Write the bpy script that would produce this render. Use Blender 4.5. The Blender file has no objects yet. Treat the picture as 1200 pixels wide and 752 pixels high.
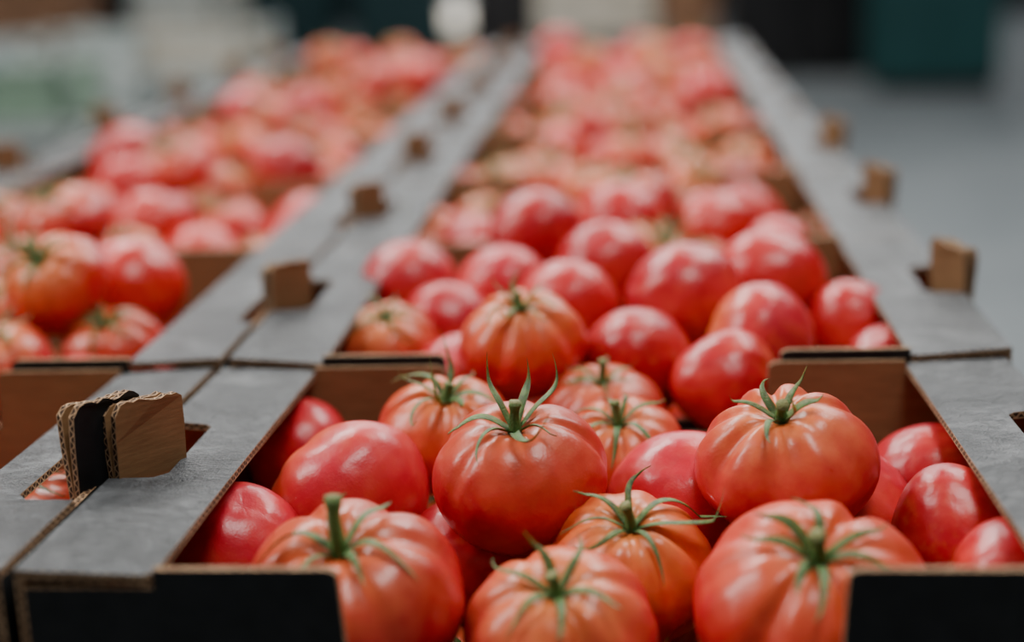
import bpy, bmesh, random
import numpy as np
from math import *
from mathutils import Vector, Matrix, Quaternion

SC = bpy.context.scene
COL = SC.collection
W, L, FW, H, T = 0.5, 0.3263, 0.0617, 0.150, 0.004
TIERS = 5

# ------------------------------------------------------------ node helpers
class NT:
    def __init__(s, name):
        s.m = bpy.data.materials.new(name); s.m.use_nodes = True
        s.t = s.m.node_tree; s.n = s.t.nodes; s.l = s.t.links
        s.b = s.n['Principled BSDF']
    def add(s, typ, **kw):
        nd = s.n.new(typ)
        for k, v in kw.items(): setattr(nd, k, v)
        return nd
    def link(s, a, b): s.l.new(a, b)
    def math(s, op, a, b=None, c=None, clamp=False):
        nd = s.add('ShaderNodeMath', operation=op, use_clamp=clamp)
        for i, x in enumerate((a, b, c)):
            if x is None: continue
            if isinstance(x, (int, float)): nd.inputs[i].default_value = x
            else: s.link(x, nd.inputs[i])
        return nd.outputs[0]
    def noise(s, vec, scale, detail=3, rough=.5, dist=0):
        nd = s.add('ShaderNodeTexNoise'); s.link(vec, nd.inputs['Vector'])
        nd.inputs['Scale'].default_value = scale; nd.inputs['Detail'].default_value = detail
        nd.inputs['Roughness'].default_value = rough; nd.inputs['Distortion'].default_value = dist
        return nd.outputs['Fac']
    def ramp(s, fac, stops):
        nd = s.add('ShaderNodeValToRGB'); s.link(fac, nd.inputs[0])
        e = nd.color_ramp.elements
        while len(e) < len(stops): e.new(.5)
        for el, (p, c) in zip(e, stops):
            el.position = p; el.color = (c[0], c[1], c[2], 1) if len(c) == 3 else c
        return nd.outputs[0]
    def mix(s, fac, a, b, mode='MIX'):
        nd = s.add('ShaderNodeMix', data_type='RGBA', blend_type=mode)
        for i, x in ((0, fac), (6, a), (7, b)):
            if isinstance(x, (int, float)): nd.inputs[i].default_value = x
            elif isinstance(x, tuple): nd.inputs[i].default_value = (*x[:3], 1)
            else: s.link(x, nd.inputs[i])
        return nd.outputs[2]
    def bump(s, h, strength, dist):
        nd = s.add('ShaderNodeBump'); s.link(h, nd.inputs['Height'])
        nd.inputs['Strength'].default_value = strength; nd.inputs['Distance'].default_value = dist
        s.link(nd.outputs[0], s.b.inputs['Normal'])
    def set(s, **kw):
        for k, v in kw.items():
            k = k.replace('_', ' ')
            if isinstance(v, tuple) and len(v) == 3 and 'Radius' not in k: v = (*v, 1)
            s.b.inputs[k].default_value = v
    def obj(s):
        return s.add('ShaderNodeTexCoord').outputs['Object']

def mat_tomato():
    s = NT('tomato_skin')
    o = s.obj(); inf = s.add('ShaderNodeObjectInfo')
    at = s.add('ShaderNodeAttribute', attribute_name='stemness')
    off = s.add('ShaderNodeVectorMath', operation='ADD'); s.link(o, off.inputs[0])
    rnd = s.math('MULTIPLY', inf.outputs['Random'], 37.0)
    cmb = s.add('ShaderNodeCombineXYZ'); s.link(rnd, cmb.inputs[0]); s.link(rnd, cmb.inputs[1])
    s.link(cmb.outputs[0], off.inputs[1]); v = off.outputs[0]
    n1 = s.noise(v, 2.2, 3, .5)
    n2 = s.noise(v, 9, 4, .6)
    body = s.ramp(inf.outputs['Random'], [(0, (.50, .010, .026)), (.35, (.33, .002, .010)), (.7, (.45, .006, .012)), (1, (.50, .014, .008))])
    body = s.mix(s.math('MULTIPLY', s.math('SUBTRACT', n1, .45, clamp=True), 2.6, clamp=True), body, (.62, .045, .034))
    sh = s.math('ADD', at.outputs['Fac'], s.math('MULTIPLY', s.math('SUBTRACT', n2, .5), .7))
    rb = s.math('FRACT', s.math('MULTIPLY', inf.outputs['Random'], 7.31))
    sh = s.math('MULTIPLY', sh, s.math('MULTIPLY_ADD', rb, .8, .40), clamp=True)
    col = s.mix(sh, body, (.70, .19, .045))
    vo = s.add('ShaderNodeTexVoronoi'); s.link(v, vo.inputs['Vector']); vo.inputs['Scale'].default_value = 46
    sp = s.math('LESS_THAN', vo.outputs['Distance'], .09)
    col = s.mix(s.math('MULTIPLY', sp, .22), col, (.85, .30, .16))
    s.link(col, s.b.inputs['Base Color'])
    s.link(s.math('MULTIPLY_ADD', n2, .20, .22), s.b.inputs['Roughness'])
    s.set(Subsurface_Weight=.04, Subsurface_Scale=.004, Subsurface_Radius=(1, .15, .1), Coat_Weight=.03, Coat_Roughness=.12, Specular_IOR_Level=.37)
    s.bump(s.math('ADD', s.noise(v, 6, 1, .4), s.math('MULTIPLY', s.noise(v, 60, 2, .5), .08)), .2, .008)
    return s.m

def mat_green(name, a, b, rough=.55):
    s = NT(name); o = s.obj()
    n = s.noise(o, 22, 4, .6)
    s.link(s.ramp(n, [(.3, a), (.7, b)]), s.b.inputs['Base Color'])
    s.set(Roughness=rough, Subsurface_Weight=.08, Subsurface_Scale=.003)
    s.bump(s.noise(o, 120, 2), .4, .01)
    return s.m

def mat_print():
    s = NT('printed_card_sheen'); o = s.obj()  # black flange print lightened to grey, grazing sheen painted into its colour
    mp = s.add('ShaderNodeMapping'); s.link(o, mp.inputs[0]); mp.inputs['Scale'].default_value = (1, 1.5, 1)
    n = s.noise(mp.outputs[0], 110, 6, .75, .3); n2 = s.noise(o, 14, 5, .65, 1.2); n3 = s.noise(o, 700, 2, .6)
    f = s.math('ADD', s.math('MULTIPLY', n, .5), s.math('MULTIPLY', n2, .5))
    s.link(s.ramp(f, [(.38, (.022, .025, .027)), (.5, (.056, .060, .064)), (.62, (.150, .157, .163))]), s.b.inputs['Base Color'])
    s.link(s.math('MULTIPLY_ADD', n, .9, .02), s.b.inputs['Roughness'])
    s.set(Specular_IOR_Level=.42)
    s.bump(s.math('ADD', s.math('ADD', n, s.math('MULTIPLY', n3, .5)), s.math('MULTIPLY', n2, 1.6)), .9, .003)
    return s.m

def mat_black():
    s = NT('printed_card_black'); o = s.obj()
    n = s.noise(o, 70, 4, .6)
    s.link(s.ramp(n, [(.3, (.005, .0055, .006)), (.75, (.011, .012, .013))]), s.b.inputs['Base Color'])
    s.set(Roughness=.6, Specular_IOR_Level=.25)
    s.bump(n, .15, .001)
    return s.m

def mat_kraft():
    s = NT('kraft_card'); o = s.obj()
    mp = s.add('ShaderNodeMapping'); s.link(o, mp.inputs[0]); mp.inputs['Scale'].default_value = (1, 1, 7)
    n = s.noise(mp.outputs[0], 45, 5, .65); n2 = s.noise(o, 8, 2)
    f = s.math('ADD', s.math('MULTIPLY', n, .5), s.math('MULTIPLY', n2, .5))
    s.link(s.ramp(f, [(.3, (.13, .067, .028)), (.7, (.27, .150, .068))]), s.b.inputs['Base Color'])
    s.set(Roughness=.8, Specular_IOR_Level=.2)
    s.bump(n, .2, .001)
    return s.m

def mat_edge():
    s = NT('corrugated_edge')
    uv = s.add('ShaderNodeUVMap', uv_map='UVMap'); sp = s.add('ShaderNodeSeparateXYZ'); s.link(uv.outputs[0], sp.inputs[0])
    u, v = sp.outputs[0], sp.outputs[1]
    w = s.math('SINE', s.math('MULTIPLY', u, 2*pi/0.0058))
    c = s.math('MULTIPLY_ADD', w, .34, .5)
    d = s.math('ABSOLUTE', s.math('SUBTRACT', v, c))
    flute = s.math('LESS_THAN', d, .15)
    lin = s.math('GREATER_THAN', s.math('ABSOLUTE', s.math('SUBTRACT', v, .5)), .36)
    f = s.math('MAXIMUM', flute, lin)
    n = s.noise(s.obj(), 90, 3)
    kr = s.ramp(n, [(.3, (.26, .145, .075)), (.7, (.48, .31, .18))])
    s.link(s.mix(f, (.035, .018, .010), kr), s.b.inputs['Base Color'])  # shade in the hollows between flutes painted as dark colour
    s.set(Roughness=.85, Specular_IOR_Level=.2)
    s.bump(f, .8, .002)
    return s.m

def mat_simple(name, c1, c2, scale=4, rough=.6, spec=.4, bump=0.0, metal=0.0):
    s = NT(name); n = s.noise(s.obj(), scale, 5, .6)
    s.link(s.ramp(n, [(.3, c1), (.7, c2)]), s.b.inputs['Base Color'])
    s.set(Roughness=rough, Specular_IOR_Level=spec, Metallic=metal)
    if bump: s.bump(n, bump, .01)
    return s.m

M_TOM = mat_tomato()
M_CAL = mat_green('calyx_green', (.024, .066, .010), (.085, .17, .026))
M_STEM = mat_green('stem_green', (.045, .11, .018), (.13, .22, .045))
M_CUT = mat_green('stem_cut', (.10, .12, .03), (.22, .20, .07), .8)
M_SHEEN, M_BLACK, M_KRAFT, M_EDGE = mat_print(), mat_black(), mat_kraft(), mat_edge()

# ------------------------------------------------------------ tomato meshes
def tube(V, F, FM, pts, rad, seg, mat, cap=None):
    base = len(V); n = len(pts)
    for i, p in enumerate(pts):
        a = pts[max(0, i-1)]; b = pts[min(n-1, i+1)]
        d = (b-a).normalized(); x = d.cross(Vector((.3, .9, .1))).normalized(); y = d.cross(x)
        for k in range(seg):
            t = 2*pi*k/seg
            rr = rad[i]*(1+.10*cos(5*t))
            V.append(p + x*cos(t)*rr + y*sin(t)*rr)
    for i in range(n-1):
        for k in range(seg):
            F.append((base+i*seg+k, base+i*seg+(k+1) % seg, base+(i+1)*seg+(k+1) % seg, base+(i+1)*seg+k)); FM.append(mat)
    F.append(tuple(base+(n-1)*seg+k for k in range(seg))); FM.append(mat if cap is None else cap)

def tomato_mesh(name, seed, nt=72, nr=44, ribs=.04, hgt=.80, heart=0.0, calyx=True, stem=.20, lean=(0, 0), sep=6, seplen=.30, curl=.5):
    rg = random.Random(seed)
    V, F, FM, A = [], [], [], []
    nl = rg.choice([6, 7, 8, 9])
    lob = [(2*pi*(k+rg.uniform(-.3, .3))/nl, ribs*rg.uniform(.25, 1.4), rg.uniform(.12, .24)) for k in range(nl)]
    p2, p3, a2, a3 = rg.uniform(0, 6.28), rg.uniform(0, 6.28), rg.uniform(.005, .035), rg.uniform(.004, .02)
    tx = rg.uniform(-.05, .05); slope = rg.uniform(-.04, .04)
    def surf(th, ph):
        s, c = sin(ph), cos(ph)
        r = .5*(max(s, 0)**.86)
        z = hgt*.5*(abs(c)**1.05)*(1 if c > 0 else -1)
        if c < 0 and heart:
            k = -c
            r *= 1-heart*.20*k*k; z *= 1+heart*.30*k*k
        z -= (.085*(1-heart*.5))*exp(-(r/.115)**2) if c > 0 else 0
        if c < 0 and heart < .35: z += .022*exp(-(r/.12)**2)
        g = 0
        for (t0, a, w) in lob:
            d = (th-t0+pi) % (2*pi)-pi
            g += a*exp(-(d/w)**2)
        wt = exp(-((ph-.70)/.80)**2)+.18*exp(-((ph-2.3)/.8)**2)
        wt *= min(1, ph/.25)
        r *= 1-g*wt*1.4; z -= g*wt*.40*(1 if c > 0 else -.5)
        m = 1+a2*cos(2*th+p2)*s+a3*cos(3*th+p3)*s
        z += slope*r*cos(th+p3)
        return Vector((r*m*cos(th)+tx*z, r*m*sin(th), z))
    for i in range(nr+1):
        ph = pi*(i/nr)
        if i < nr*.3: ph = pi*.3*((i/(nr*.3))**1.15)
        for k in range(nt):
            V.append(surf(2*pi*k/nt, min(max(ph, .004), pi-.004)))
            A.append(max(0, 1-(ph/1.4))**1.1)
    for i in range(nr):
        for k in range(nt):
            a = i*nt+k; b = i*nt+(k+1) % nt
            F.append((a, a+nt, b+nt, b)); FM.append(0)
    F.append(tuple(range(nt))); FM.append(0)
    F.append(tuple(nr*nt+k for k in reversed(range(nt)))); FM.append(0)
    if calyx:
        z0 = surf(0, .02).z
        cb = Vector((0, 0, z0+.012))
        a0 = rg.uniform(0, 6.28)
        for j in range(sep):
            th = a0+2*pi*(j+rg.uniform(-.25, .25))/sep
            ln = seplen*rg.uniform(.8, 1.35); wd = .025*rg.uniform(.8, 1.2)
            cu = curl*rg.uniform(.1, 1.7); sw = rg.uniform(-.7, .7)
            tw = rg.uniform(-.5, .5)
            ns = 18; base = len(V)
            for q in range(ns+1):
                t = q/ns
                rr = .018+ln*(t-.26*cu*t*t*t)
                tt = th+sw*t*t*.8
                ph = asin(min(.999, (min(rr, .46)/.5)**(1/.86)))
                zs = surf(tt, max(ph, .02)).z
                zz = zs+.012+.05*sin(pi*min(1, t*1.3))*.6+ln*cu*.62*t**2.4
                w = wd*(sin(pi*min(1, .24+.76*t))**.9 if t < .999 else 0)*(1-.45*t)+.0010
                rad_ = Vector((cos(tt), sin(tt), 0)); tan_ = Vector((-sin(tt), cos(tt), 0))
                tan_ = (tan_+Vector((0, 0, tw*t*1.6+.35*sin(2.5*t+j)))).normalized()
                p = rad_*rr+Vector((0, 0, zz))
                V.append(p-tan_*w+Vector((0, 0, w*.35))); V.append(p+Vector((0, 0, -w*.15))); V.append(p+tan_*w+Vector((0, 0, w*.35)))
                V.append(p+Vector((0, 0, -w*.15-.006)))
            for q in range(ns):
                b = base+q*4
                for x, y in ((0, 1), (1, 2), (2, 3), (3, 0)):
                    F.append((b+x, b+y, b+4+y, b+4+x)); FM.append(1)
        tube(V, F, FM, [cb+Vector((0, 0, -.03)), cb+Vector((0, 0, .006)), cb+Vector((0, 0, .022))], [.045, .042, .026], 14, 1)
        n = 9; pts = []; rad = []
        for q in range(n):
            t = q/(n-1)
            pts.append(cb+Vector((lean[0]*t*t*stem, lean[1]*t*t*stem, .008+stem*t)))
            rad.append(.025+.012*(1-t)**3+.013*exp(-((t-.93)/.13)**2))
        tube(V, F, FM, pts, rad, 14, 2, 3)
    me = bpy.data.meshes.new(name)
    me.from_pydata([tuple(v) for v in V], [], F)
    me.polygons.foreach_set('material_index', FM)
    me.polygons.foreach_set('use_smooth', [True]*len(F))
    at = me.attributes.new('stemness', 'FLOAT', 'POINT')
    at.data.foreach_set('value', A+[0.0]*(len(V)-len(A)))
    for m in (M_TOM, M_CAL, M_STEM, M_CUT): me.materials.append(m)
    me.update()
    return me

def place(name, me, pos, D, axis, spin, parent=None):
    ob = bpy.data.objects.new(name, me); COL.objects.link(ob)
    q = Vector(axis).normalized().to_track_quat('Z', 'Y')
    ob.rotation_mode = 'QUATERNION'; ob.rotation_quaternion = q @ Quaternion((0, 0, 1), spin)
    ob.location = pos; ob.scale = (D, D, D)
    if parent: ob.parent = parent
    return ob

# ------------------------------------------------------------ trays
def tray_mesh(name, tabs=True, seed=0, col=0, front=False, rtab=True):
    rg = random.Random(seed)
    V, F, FM, UV = [], [], [], []
    def plate(poly, fn, th, mA, mB, mE=3):
        n = len(poly); b = len(V)
        for w in (0, th):
            for (u, v) in poly: V.append(fn(u, v, w))
        F.append(tuple(b+n+i for i in range(n))); FM.append(mA); UV.append([(0, .5)]*n)
        F.append(tuple(b+i for i in reversed(range(n)))); FM.append(mB); UV.append([(0, .5)]*n)
        acc = 0
        for i in range(n):
            j = (i+1) % n
            l = hypot(poly[j][0]-poly[i][0], poly[j][1]-poly[i][1])
            F.append((b+i, b+j, b+n+j, b+n+i)); FM.append(mE)
            UV.append([(acc, 0), (acc+l, 0), (acc+l, 1), (acc, 1)]); acc += l
    G, B, K, E = 0, 1, 2, 3
    e = .0012
    w0, w1 = e, W-e
    y0, y1 = e, L-e
    side = [(y0, -H), (y1, -H), (y1, -T), (y0, -T)]
    plate(side, lambda u, v, w: (w0+T-w, u, v), T, B, K)
    plate(side, lambda u, v, w: (w1-T+w, u, v), T, B, K)
    dip = .046; cw = .139
    def endpoly(c1, c2):
        return [(w0+T, -H), (w1-T, -H), (w1-T, -T-.0045), (w1-FW, -T-.0045), (w1-FW, 0), (W-c2, 0), (W-c2-.004, -.002), (W-c2-.006, -dip+.008), (W-c2-.012, -dip),
                (c1+.012, -dip), (c1+.006, -dip+.008), (c1+.004, -.002), (c1, 0), (w0+FW, 0), (w0+FW, -T-.0045), (w0+T, -T-.0045)]
    plate(endpoly(cw, cw), lambda u, v, w: (u, y0+T-w, v), T, B, K)
    plate(endpoly(cw+.004, cw+.004), lambda u, v, w: (u, y1-T+w, v), T, B, K)
    plate([(w0+T, y0+T), (w1-T, y0+T), (w1-T, y1-T), (w0+T, y1-T)], lambda u, v, w: (u, v, -H+w), T, K, B)
    gs = .034
    for (cx, sx) in ((w0+T, 1), (w1-T, -1)):
        for (cy, sy) in ((y0+T, 1), (y1-T, -1)):
            a = Vector((cx+sx*gs, cy)); b = Vector((cx, cy+sy*gs)); d = (b-a).normalized(); nn = Vector((-d.y, d.x))
            if nn.dot(Vector((sx, sy))) < 0: nn = -nn
            ln = (b-a).length
            plate([(0, -H+T), (ln, -H+T), (ln, -T-.005), (0, -T-.005)], lambda u, v, w, a=a, d=d, nn=nn: (a.x+d.x*u+nn.x*w*.5, a.y+d.y*u+nn.y*w*.5, v), T, K, K)
    def flange(mir, na, nb, dp):
        poly = [(w0, y0), (w0+FW-.004, y0), (w0+FW, y0+.004), (w0+FW, y1-.004), (w0+FW-.004, y1), (w0, y1)]
        if tabs and dp:
            poly += [(w0, nb), (w0+dp*.85, nb-.002), (w0+dp, nb-.006), (w0+dp, na+.014), (w0+dp*.8, na+.006), (w0, na)]
        fz = lambda u, v, w: -T+w-.0035*((u-w0)/FW)-.0012*sin(v*19+seed)*((u-w0)/FW)
        if not mir:
            plate(poly, lambda u, v, w: (u, v, fz(u, v, w)), T, G, K)
        else:
            plate([(a, b) for a, b in poly[::-1]], lambda u, v, w: (W-u, v, fz(u, v, w)), T, G, K)
    flange(False, .116, .212, .027)
    if col == 0: flange(True, .135, .22, .026)
    else: flange(True, .086, .165, .034 if front else .014)
    if tabs:
        def tab(p, q, z0, z1, mats2, flip=False):
            p, q = Vector(p), Vector(q); d = (q-p); ln = d.length; d.normalize(); nn = Vector((-d.y, d.x))*(-1 if flip else 1)
            for k, (ma, mb) in enumerate(mats2):
                o = -k*(T+.0012)
                top = []; m = 12
                for i in range(m+1):
                    t = 1-i/m
                    zz = z1+rg.uniform(-.0011, .0011)-.0020*k-.0045*max(0, (t-.84)/.16)**2-.004*max(0, (.14-t)/.14)**2
                    top.append((ln*t, zz))
                poly = [(0, z0), (ln, z0), (ln+.0006, z1*.5), ] + top + [(-.0006, z1*.5)]
                be = .0025*(1 if k else -.4)
                plate(poly, lambda u, v, w: (p.x+d.x*u+nn.x*(w+o-be*(v/.03)+.0012*sin(u*90)), p.y+d.y*u+nn.y*(w+o-be*(v/.03)+.0012*sin(u*90)), v+.0010*sin(u*160)), T, ma, mb)
        if front:
            tab((.004, .119), (.0275, .155), -.045, .037, ((K, K), (K, B)), True)
            if col == 1: tab((W-.0095, .108), (W+.0115, .146), -.045, .040, ((B, K), (K, K)), True)
        else:
            tab((-.001, .119), (.0205, .150), -.045, .033, ((K, K), (B, B)), True)
        if col == 0 and rtab: tab((W-.013, .180), (W+.002, .142), -.045, .031, ((K, K), (K, B)), True)
    me = bpy.data.meshes.new(name)
    me.from_pydata(V, [], F)
    me.polygons.foreach_set('material_index', FM)
    uvl = me.uv_layers.new(name='UVMap')
    flat = [c for f in UV for uv in f for c in uv]
    uvl.data.foreach_set('uv', flat)
    for m in (M_SHEEN, M_BLACK, M_KRAFT, M_EDGE): me.materials.append(m)
    me.update()
    return me

TRAYS = {c: [tray_mesh('tray_mesh_%d_%d' % (c, i), True, i+3*c, c) for i in range(3)] for c in (0, 1)}
TRAY_NR = [tray_mesh('tray_mesh_nr_%d' % i, True, i+40, 0, False, False) for i in range(2)]
TRAY_F = {c: tray_mesh('tray_front_mesh_%d' % c, True, 30+c, c, True) for c in (0, 1)}
TRAY_LOW = tray_mesh('tray_low_mesh', False, 9)

def row_y(k): return k*L + (max(0, k-3))*.012
NROWS = 8
tray_pos = {}
for c in (0, 1):
    for k in range(NROWS):
        me = TRAY_F[c] if k == 0 else (TRAY_NR[k % 2] if (c == 0 and k >= 4) else TRAYS[c][k % 3])
        ob = bpy.data.objects.new('cardboard_tray', me); COL.objects.link(ob)
        dz = -.006 if k == 0 else 0.0
        x = -W*c + (-.004 if c else 0)
        ob.location = (x, row_y(k), dz)
        if k == 0:
            a = radians(-2.1); ob.rotation_euler = (a, 0, 0)
            ob.location = (x-.004, L-L*cos(a), -.006-L*sin(a)*1.0)
        tray_pos[(c, k)] = (x, row_y(k), dz)
stk = bpy.data.objects.new('cardboard_tray_stack', None); COL.objects.link(stk)
for c in (0, 1):
    for k in range(NROWS):
        for t in range(1, TIERS+1):
            ob = bpy.data.objects.new('lower_tray', TRAY_LOW); COL.objects.link(ob); ob.parent = stk
            x, y, dz = tray_pos[(c, k)]
            ob.location = (x, y, -t*H-.006)

# ------------------------------------------------------------ tomatoes
ROUND = [tomato_mesh('tomato_round_%d' % i, 100+i, 48, 30, ribs=[.08, .05, .10, .04, .07][i], hgt=[.76, .80, .73, .82, .78][i], stem=[.14, .18, .12, .18, .15][i], curl=[.5, .9, .3, .7, 1][i], lean=(.3*(i-1), .2), seplen=.42, sep=7) for i in range(5)]
HEART = [tomato_mesh('tomato_heart_%d' % i, 200+i, 44, 28, ribs=[.02, .05, .015, .03][i], hgt=[.84, .80, .88, .82][i], heart=[.5, .1, .8, .3][i], calyx=False) for i in range(4)]

HERO = {
'A': (.132, .060, -.038, .108, (-.06, -.36, 1), .4, dict(ribs=.062, hgt=.74, stem=.25, lean=(.1, .25), sep=6, seplen=.34, curl=.25)),
'B': (.204, .161, -.016, .094, (-.03, -.30, 1), 1.0, dict(ribs=.042, hgt=.78, stem=.17, lean=(.15, .0), sep=7, seplen=.42, curl=.70)),
'C': (.230, .050, -.051, .091, (-.02, -.36, 1), 2.0, dict(ribs=.058, hgt=.76, stem=.12, lean=(.1, .1), sep=6, seplen=.35, curl=.7)),
'D': (.262, .122, -.051, .088, (.03, -.40, 1), 0.3, dict(ribs=.058, hgt=.80, stem=.17, lean=(-.2, .1), sep=7, seplen=.50, curl=.55)),
'E': (.346, .060, -.040, .110, (.0, -.46, 1), 1.7, dict(ribs=.090, hgt=.73, stem=.15, lean=(.0, .1), sep=7, seplen=.30, curl=.8)),
'F': (.343, .162, -.009, .094, (-.12, -.33, 1), 2.6, dict(ribs=.090, hgt=.73, stem=.12, lean=(-.3, .1), sep=6, seplen=.30, curl=.9)),
'I': (.152, .258, -.029, .084, (.06, -.3, 1), .2, dict(ribs=.070, hgt=.76, stem=.12, lean=(.3, .1), sep=8, seplen=.46, curl=1.1)),
'J': (.256, .253, -.040, .079, (-.04, -.38, 1), .9, dict(ribs=.070, hgt=.74, stem=.18, lean=(.1, .2), sep=7, seplen=.42, curl=.4)),
'S': (.244, .325, -.040, .080, (.0, -.3, 1), .9, dict(ribs=.06, hgt=.74, stem=.2, lean=(.1, .0), sep=6, seplen=.26, curl=.3)),
'2a': (.190, .365, -.005, .088, (.0, -.3, 1), 1.9, dict(ribs=.075, hgt=.78, stem=.12, lean=(.3, .1), sep=7, seplen=.38, curl=.6)),
'2k': (.084, .450, -.030, .076, (.0, -.35, 1), .5, dict(ribs=.06, hgt=.74, stem=.12, sep=7, seplen=.40, curl=.4)),
}
SMOOTH = {
'G': (.104, .191, -.044, .098, (-.75, .45, .45), .4, 0.15, .80),
'H': (.052, .138, -.052, .084, (-.3, .3, -.9), .4, 0.3, .85),
'K': (.292, .193, -.046, .086, (.15, .5, -.9), .4, 0.2, .84),
'L': (.173, .162, -.066, .074, (-.2, .5, -.9), 1.4, 0.2, .84),
'M': (.377, .194, -.056, .086, (.1, .5, -.9), .4, 0.25, .84),
'N': (.434, .235, -.054, .076, (-.3, .5, -.9), .4, 0.4, .86),
'O': (.430, .145, -.047, .072, (.35, -.1, -.85), .4, .8, .92),
'P': (.446, .089, -.044, .068, (-.6, .3, -.6), .4, 0.4, .9),
'Q': (.051, .292, -.050, .068, (.2, .5, -.9), .4, 0.2, .84),
'R': (.145, .397, -.044, .077, (.3, .5, -.9), .4, 0.2, .84),
'U': (.325, .350, -.030, .072, (.9, .3, -.25), .4, 0.7, .9),
'2b': (.265, .387, -.026, .078, (.2, .7, -.6), .4, 0.5, .9),
'2c': (.350, .410, -.020, .084, (-.8, .3, .2), .4, 0.3, .84),
'2d': (.301, .470, -.006, .088, (.3, .9, -.3), .4, 0.3, .88),
'2e': (.367, .530, -.010, .088, (-.6, .4, -.3), .4, 0.5, .9),
'2f': (.240, .600, -.010, .080, (.2, .5, -.9), .4, 0.2, .84),
'2g': (.426, .490, -.034, .074, (.3, .2, -.8), .4, 0.5, .88),
'2h': (.442, .425, -.046, .068, (.3, .2, -.7), .4, 0.3, .88),
'2i': (.081, .573, -.018, .082, (.2, .5, -.9), .4, 0.3, .86),
'2j': (.122, .505, -.034, .074, (.5, .4, -.6), .4, 0.5, .9),
'2l': (.215, .475, -.014, .080, (-.4, .5, -.6), .4, 0.4, .9),
'2m': (.160, .560, -.020, .078, (-.4, .5, -.6), .4, 0.4, .9),
'3a': (.179, .675, -.000, .086, (-.5, .5, -.6), .4, 0.4, .88),
'la': (-.145, .550, -.010, .092, (.2, .5, -.9), .4, 0.3, .86),
}
HERO2 = {
'lb': (-.130, .460, -.035, .080), 'lc': (-.195, .410, -.030, .076), 'ld': (-.232, .500, -.020, .083),
'le': (-.251, .600, -.010, .083),
}
pins = []
for k, v in HERO.items():
    me = tomato_mesh('hero_tomato_'+k, sum(map(ord, k))*7, 104, 64, **v[6])
    place('tomato', me, v[:3], v[3], v[4], v[5]); pins.append(v[:4])
for k, v in SMOOTH.items():
    me = tomato_mesh('hero_tomato_'+k, sum(map(ord, k))*5, 80, 50, ribs=.03, hgt=v[7], heart=v[6], calyx=False)
    place('tomato', me, v[:3], v[3], v[4], v[5]); pins.append(v[:4])
for i, (k, v) in enumerate(HERO2.items()):
    place('tomato', ROUND[i % 5], v[:3], v[3], (0, -.35, 1), i*1.3); pins.append(v[:4])

def pack(c, k, n, zcap, seed, ra=.036, rb=.046):
    r_ = np.random.RandomState(seed)
    x0, y0, dz = tray_pos[(c, k)]
    P = np.stack([r_.uniform(x0+.05, x0+W-.05, n), r_.uniform(y0+.05, y0+L-.05, n), r_.uniform(-.12, min(zcap, 0), n)], 1)
    R = r_.uniform(ra, rb, n)
    pl = [p for p in pins if x0-.02 < p[0] < x0+W+.02 and y0-.04 < p[1] < y0+L+.04]
    PP = np.array([p[:3] for p in pl]).reshape(-1, 3); PR = np.array([p[3]*.5 for p in pl])
    for it in range(420):
        P[:, 2] -= .0006 if it < 330 else .0
        d = P[:, None]-P[None]; ds = d*np.array([1, 1, 1.15]); q = np.sqrt((ds**2).sum(2))+np.eye(n)
        need = (R[:, None]+R[None])*.95
        ov = np.clip(need-q, 0, None)*(1-np.eye(n))
        P += (ds/q[..., None]*ov[..., None]*.42).sum(1)
        if len(PR):
            d = P[:, None]-PP[None]; ds = d*np.array([1, 1, 1.15]); q = np.sqrt((ds**2).sum(2))+1e-6
            ov = np.clip((R[:, None]+PR[None])*.95-q, 0, None)
            P += (ds/q[..., None]*ov[..., None]*.9).sum(1)
        P[:, 0] = np.clip(P[:, 0], x0+R+.007, x0+W-R-.007)
        P[:, 1] = np.clip(P[:, 1], y0+R+.006, y0+L-R-.006)
        P[:, 2] = np.clip(P[:, 2], -H+dz+.006+R*.85, zcap)
        inside = (P[:, 0] < x0+FW+R*.7) | (P[:, 0] > x0+W-FW-R*.7)
        P[:, 2] = np.where(inside, np.minimum(P[:, 2], dz-.012-R*.85), P[:, 2])
    return P, R
rr = random.Random(11)
for c in (0, 1):
    for k in range(NROWS):
        if (c, k) == (0, 0): P, R = pack(c, k, 20, -.096, 3)
        elif (c, k) == (0, 1): P, R = pack(c, k, 22, -.066, 4, .034, .044)
        elif (c, k) == (1, 0): P, R = pack(c, k, 24, -.06, 6)
        else: P, R = pack(c, k, 45 if (c, k) != (1, 1) else 32, .014, 20+c*50+k)
        pile = bpy.data.objects.new('tomato_pile', None); COL.objects.link(pile)
        for p, r in zip(P, R):
            if rr.random() < .70:
                ax = (rr.uniform(-.5, .5), rr.uniform(-.9, .1), 1); me = rr.choice(ROUND)
            else:
                ax = (rr.uniform(-1, 1), rr.uniform(-.2, 1), rr.uniform(-1, .1)); me = rr.choice(HEART)
            place('pile_tomato', me, tuple(p), r*2*1.02, ax, rr.uniform(0, 6.28), pile)

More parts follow.
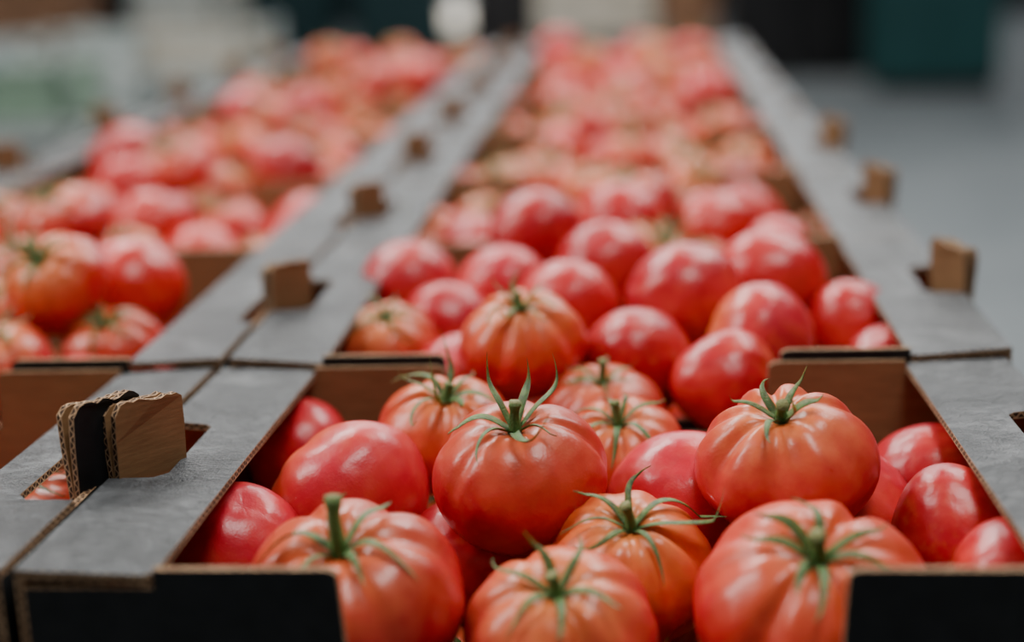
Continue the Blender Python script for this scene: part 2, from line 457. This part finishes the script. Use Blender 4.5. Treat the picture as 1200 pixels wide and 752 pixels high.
# ------------------------------------------------------------ generic part builder
class Build:
    def __init__(s, name): s.bm = bmesh.new(); s.name = name; s.mats = []
    def mi(s, m):
        if m not in s.mats: s.mats.append(m)
        return s.mats.index(m)
    def box(s, x0, x1, y0, y1, z0, z1, m, bev=.004):
        r = bmesh.ops.create_cube(s.bm, size=1)
        vs = r['verts']
        for v in vs:
            v.co = Vector(((x0+x1)/2+v.co.x*(x1-x0), (y0+y1)/2+v.co.y*(y1-y0), (z0+z1)/2+v.co.z*(z1-z0)))
        fs = set(f for v in vs for f in v.link_faces)
        for f in fs: f.material_index = s.mi(m)
        if bev:
            es = list(set(e for v in vs for e in v.link_edges))
            bmesh.ops.bevel(s.bm, geom=es, offset=bev, segments=2, affect='EDGES', material=-1)
    def cyl(s, x, y, z0, z1, r, m, seg=20, r2=None):
        q = bmesh.ops.create_cone(s.bm, cap_ends=True, segments=seg, radius1=r, radius2=r if r2 is None else r2, depth=z1-z0)
        for v in q['verts']: v.co += Vector((x, y, (z0+z1)/2))
        for f in set(f for v in q['verts'] for f in v.link_faces): f.material_index = s.mi(m)
    def done(s, loc=(0, 0, 0)):
        me = bpy.data.meshes.new(s.name); s.bm.to_mesh(me); s.bm.free()
        for m in s.mats: me.materials.append(m)
        ob = bpy.data.objects.new(s.name, me); ob.location = loc; COL.objects.link(ob); return ob

M_WOOD = mat_simple('pallet_wood', (.22, .14, .08), (.42, .30, .18), 12, .8, .2, .3)
M_CONC = mat_simple('concrete_floor', (.16, .18, .19), (.235, .255, .265), 1.3, .5, .4, .05)
M_WALL = mat_simple('wall_dark', (.012, .02, .024), (.022, .034, .038), .6, .8, .3)
M_TEAL = mat_simple('teal_paint', (.010, .062, .062), (.015, .082, .080), 2, .5, .4)
M_DTEAL = mat_simple('dark_teal_paint', (.006, .026, .030), (.010, .036, .040), 2, .5, .3)
M_DARK = mat_simple('dark_paint', (.008, .007, .008), (.016, .014, .015), 2, .5, .4)
M_CREAM = mat_simple('cream_wrap', (.60, .54, .44), (.76, .70, .60), 3, .5, .4, .3)
M_WHITE = mat_simple('white_plastic', (.50, .55, .53), (.70, .74, .71), 4, .4, .5)
M_GRN = mat_simple('green_plastic', (.22, .32, .24), (.30, .42, .30), 4, .45, .5)
M_BLUE = mat_simple('blue_plastic', (.06, .13, .22), (.09, .18, .28), 4, .45, .5)
M_CART = mat_simple('carton_brown', (.24, .12, .065), (.36, .19, .11), 3, .8, .2)
M_STEEL = mat_simple('steel', (.35, .36, .37), (.5, .5, .5), 6, .35, .5, 0, .9)

def pallet(x0, x1, y0, y1, z1, name='wooden_pallet'):
    b = Build(name); z0 = z1-.125
    n = max(4, int((y1-y0)/.16)); w = .11
    for i in range(n):
        y = y0+(y1-y0-w)*i/(n-1); b.box(x0, x1, y, y+w, z1-.02, z1, M_WOOD, .003)
    for i in range(3):
        x = x0+(x1-x0-.1)*i/2
        b.box(x, x+.1, y0, y1, z1-.04, z1-.02, M_WOOD, .003)
        for j in range(3):
            y = y0+(y1-y0-.12)*j/2; b.box(x, x+.1, y, y+.12, z0+.02, z1-.04, M_WOOD, .003)
        b.box(x, x+.1, y0, y1, z0, z0+.02, M_WOOD, .003)
    return b.done()
zt = -H*(TIERS+1)-.006
for i in range(3):
    pallet(-.52, .5, i*.94-.0, i*.94+.90, zt)
FLOOR = zt-.125

b = Build('floor'); b.box(-9, 9, -3, 19, FLOOR-.1, FLOOR, M_CONC, 0); b.done()
b = Build('wall_back'); b.box(-9, 9, 19, 19.2, FLOOR, FLOOR+6, M_WALL, 0); b.done()
b = Build('wall_left'); b.box(-9.2, -9, -3, 19, FLOOR, FLOOR+6, M_WALL, 0); b.done()
b = Build('wall_right'); b.box(9, 9.2, -3, 19, FLOOR, FLOOR+6, M_WALL, 0); b.done()

def cabinet(x0, x1, y0, y1, h, m, name):
    b = Build(name); z = FLOOR
    b.box(x0+.03, x1-.03, y0+.03, y1-.03, z, z+.08, M_DARK, .004)
    b.box(x0, x1, y0+.02, y1, z+.08, z+h, m, .01)
    xm = (x0+x1)/2
    b.box(x0+.015, xm-.004, y0, y0+.025, z+.1, z+h-.02, m, .006)
    b.box(xm+.004, x1-.015, y0, y0+.025, z+.1, z+h-.02, m, .006)
    for s in (-1, 1):
        b.box(xm+s*.06-.01, xm+s*.06+.01, y0-.04, y0-.02, z+h*.5, z+h*.5+.16, M_STEEL, .003)
        b.box(xm+s*.06-.008, xm+s*.06+.008, y0-.03, y0+.01, z+h*.5, z+h*.5+.02, M_STEEL, 0)
        b.box(xm+s*.06-.008, xm+s*.06+.008, y0-.03, y0+.01, z+h*.5+.14, z+h*.5+.16, M_STEEL, 0)
    return b.done()
cabinet(1.95, 2.81, 9.8, 10.4, 1.9, M_TEAL, 'storage_cabinet')
cabinet(.98, 1.50, 11.0, 11.7, 2.0, M_DARK, 'storage_cabinet')
cabinet(1.52, 2.10, 11.0, 11.7, 2.0, M_DARK, 'storage_cabinet')
cabinet(-3.6, -2.6, 12.5, 13.2, 2.0, M_DTEAL, 'storage_cabinet')
cabinet(-2.5, -1.5, 13.5, 14.2, 2.0, M_DTEAL, 'storage_cabinet')
cabinet(-1.48, -.8, 14.2, 14.9, 2.0, M_DARK, 'storage_cabinet')

def wrapped_stack(x0, x1, y0, y1, n, lh, m, name):
    pallet(x0, x1, y0, y1, FLOOR+.125)
    b = Build(name); z = FLOOR+.128; rg = random.Random(int(x0*100))
    nx = max(1, int((x1-x0)/.4))
    for t in range(n):
        for i in range(nx):
            a = x0+(x1-x0)*i/nx+.006; c = x0+(x1-x0)*(i+1)/nx-.006
            b.box(a, c, y0+rg.uniform(0, .01), y1-rg.uniform(0, .01), z+t*lh+.002, z+(t+1)*lh-.004, m, .012)
            b.box(a+.12, c-.12, y0-.003, y0+.012, z+t*lh+lh*.6, z+t*lh+lh*.7, M_DARK, .002)
    return b.done()
wrapped_stack(-.75, .45, 14.2, 15.1, 5, .25, M_CREAM, 'carton_stack')
wrapped_stack(.5, 1.0, 13.2, 13.9, 5, .25, M_CART, 'carton_stack')

def crate_stack(x0, y0, nx, ny, nt, mats, name, lh=.22, w=.6, d=.4):
    b = Build(name); rg = random.Random(int(x0*10+y0*7))
    for i in range(nx):
        for j in range(ny):
            for t in range(nt-rg.choice([0, 0, 1])):
                m = rg.choice(mats); x = x0+i*(w+.02); y = y0+j*(d+.02); z = FLOOR+.128+t*lh
                th = .02
                b.box(x, x+w, y, y+d, z, z+th, m, .003)
                for (a, c, e, f) in ((x, x+w, y, y+th), (x, x+w, y+d-th, y+d), (x, x+th, y+th, y+d-th), (x+w-th, x+w, y+th, y+d-th)):
                    b.box(a, c, e, f, z+th, z+.07, m, .002)
                    b.box(a, c, e, f, z+.12, z+lh-.03, m, .002)
                for cx in (x, x+w-.05):
                    for cy in (y, y+d-.05):
                        b.box(cx, cx+.05, cy, cy+.05, z+.02, z+lh-.004, m, .003)
                b.box(x-.008, x+w+.008, y-.008, y+.01, z+lh-.035, z+lh-.005, m, .003)
    pallet(x0-.02, x0+nx*(w+.02), y0-.02, y0+ny*(d+.02), FLOOR+.125)
    return b.done()
crate_stack(-3.3, 5.2, 2, 2, 3, [M_WHITE, M_WHITE, M_CREAM, M_GRN, M_BLUE], 'plastic_crate_stack')
crate_stack(-3.7, 7.2, 3, 2, 3, [M_WHITE, M_WHITE, M_CREAM, M_WHITE], 'plastic_crate_stack')
wrapped_stack(-4.1, -3.5, 8.8, 9.5, 5, .25, M_CART, 'carton_stack')
crate_stack(-3.2, 9.2, 1, 2, 4, [M_WHITE, M_CREAM], 'plastic_crate_stack')

M_GLOW = bpy.data.materials.new('lamp_glow'); M_GLOW.use_nodes = True
bb = M_GLOW.node_tree.nodes['Principled BSDF']; bb.inputs['Emission Color'].default_value = (1, .90, .74, 1); bb.inputs['Emission Strength'].default_value = 1.4
b = Build('work_lamp'); x, y = -1.29, 12.0
b.cyl(x, y, FLOOR, FLOOR+.03, .16, M_DARK); b.cyl(x, y, FLOOR+.03, FLOOR+.55, .015, M_STEEL)
b.cyl(x, y, FLOOR+.60, FLOOR+.72, .14, M_STEEL, 20, .06); b.cyl(x, y, FLOOR+.40, FLOOR+.60, .09, M_GLOW)
b.done()

# ------------------------------------------------------------ lights
def area(name, loc, rot, sx, sy, power, col=(1, 1, 1)):
    l = bpy.data.lights.new(name, 'AREA'); l.shape = 'RECTANGLE'; l.size = sx; l.size_y = sy; l.energy = power; l.color = col
    o = bpy.data.objects.new(name, l); o.location = loc; o.rotation_euler = rot; COL.objects.link(o); return o
def aim(loc, tgt):
    return (Vector(tgt)-Vector(loc)).to_track_quat('-Z', 'Y').to_euler()
for i, (x, y, z, sx, sy, p) in enumerate([
    (-1.2, 2.6, 2.4, 1.8, .5, 118), (1.3, 2.2, 2.4, 1.5, .5, 68), (.2, 7.0, 3.2, 4, .8, 150),
    (-2.2, .4, 2.0, .5, 1.8, 86), (.7, -.3, 2.4, 1.1, .4, 44)]):
    area('fill_light_left', (x, y, z), aim((x, y, z), (.1, max(.2, y*.35), 0)), sx, sy, p, (1, .98, .94))
area('window_light', (0, 17.5, 2.6), aim((0, 17.5, 2.6), (0, 3, -.3)), 9, 2.2, 250, (.93, .97, 1))
area('fill_light_left', (-3.5, 4.5, 3.2), aim((-3.5, 4.5, 3.2), (-3.2, 7.5, -1)), 2, .5, 115, (.97, 1, 1))  # added fill light, brightens the crates in the left background
area('fill_light_left', (-.2, 11.0, 3.2), aim((-.2, 11, 3.2), (-.2, 14.6, -.8)), 2.4, .5, 160, (1, .98, .94))  # added fill light, lifts the cream stack at the far end
area('fill_light_left', (3.2, 5.0, 3.4), aim((3.2, 5, 3.4), (3.2, 5, -1)), 2.4, 2.4, 125, (.95, .98, 1))

w = bpy.data.worlds.new('world'); SC.world = w; w.use_nodes = True
w.node_tree.nodes['Background'].inputs[0].default_value = (.68, .72, .76, 1)
w.node_tree.nodes['Background'].inputs[1].default_value = .14

cd = bpy.data.cameras.new('camera'); cam = bpy.data.objects.new('camera', cd); COL.objects.link(cam)
cam.location = (.2697, -.5407, .2681)
cam.rotation_euler = (radians(74.23), radians(2.28), radians(4.77))
cd.sensor_width = 36; cd.lens = 50.01; cd.clip_start = .01; cd.clip_end = 100
cd.dof.use_dof = True; cd.dof.focus_distance = .745; cd.dof.aperture_fstop = 2.1
SC.camera = cam
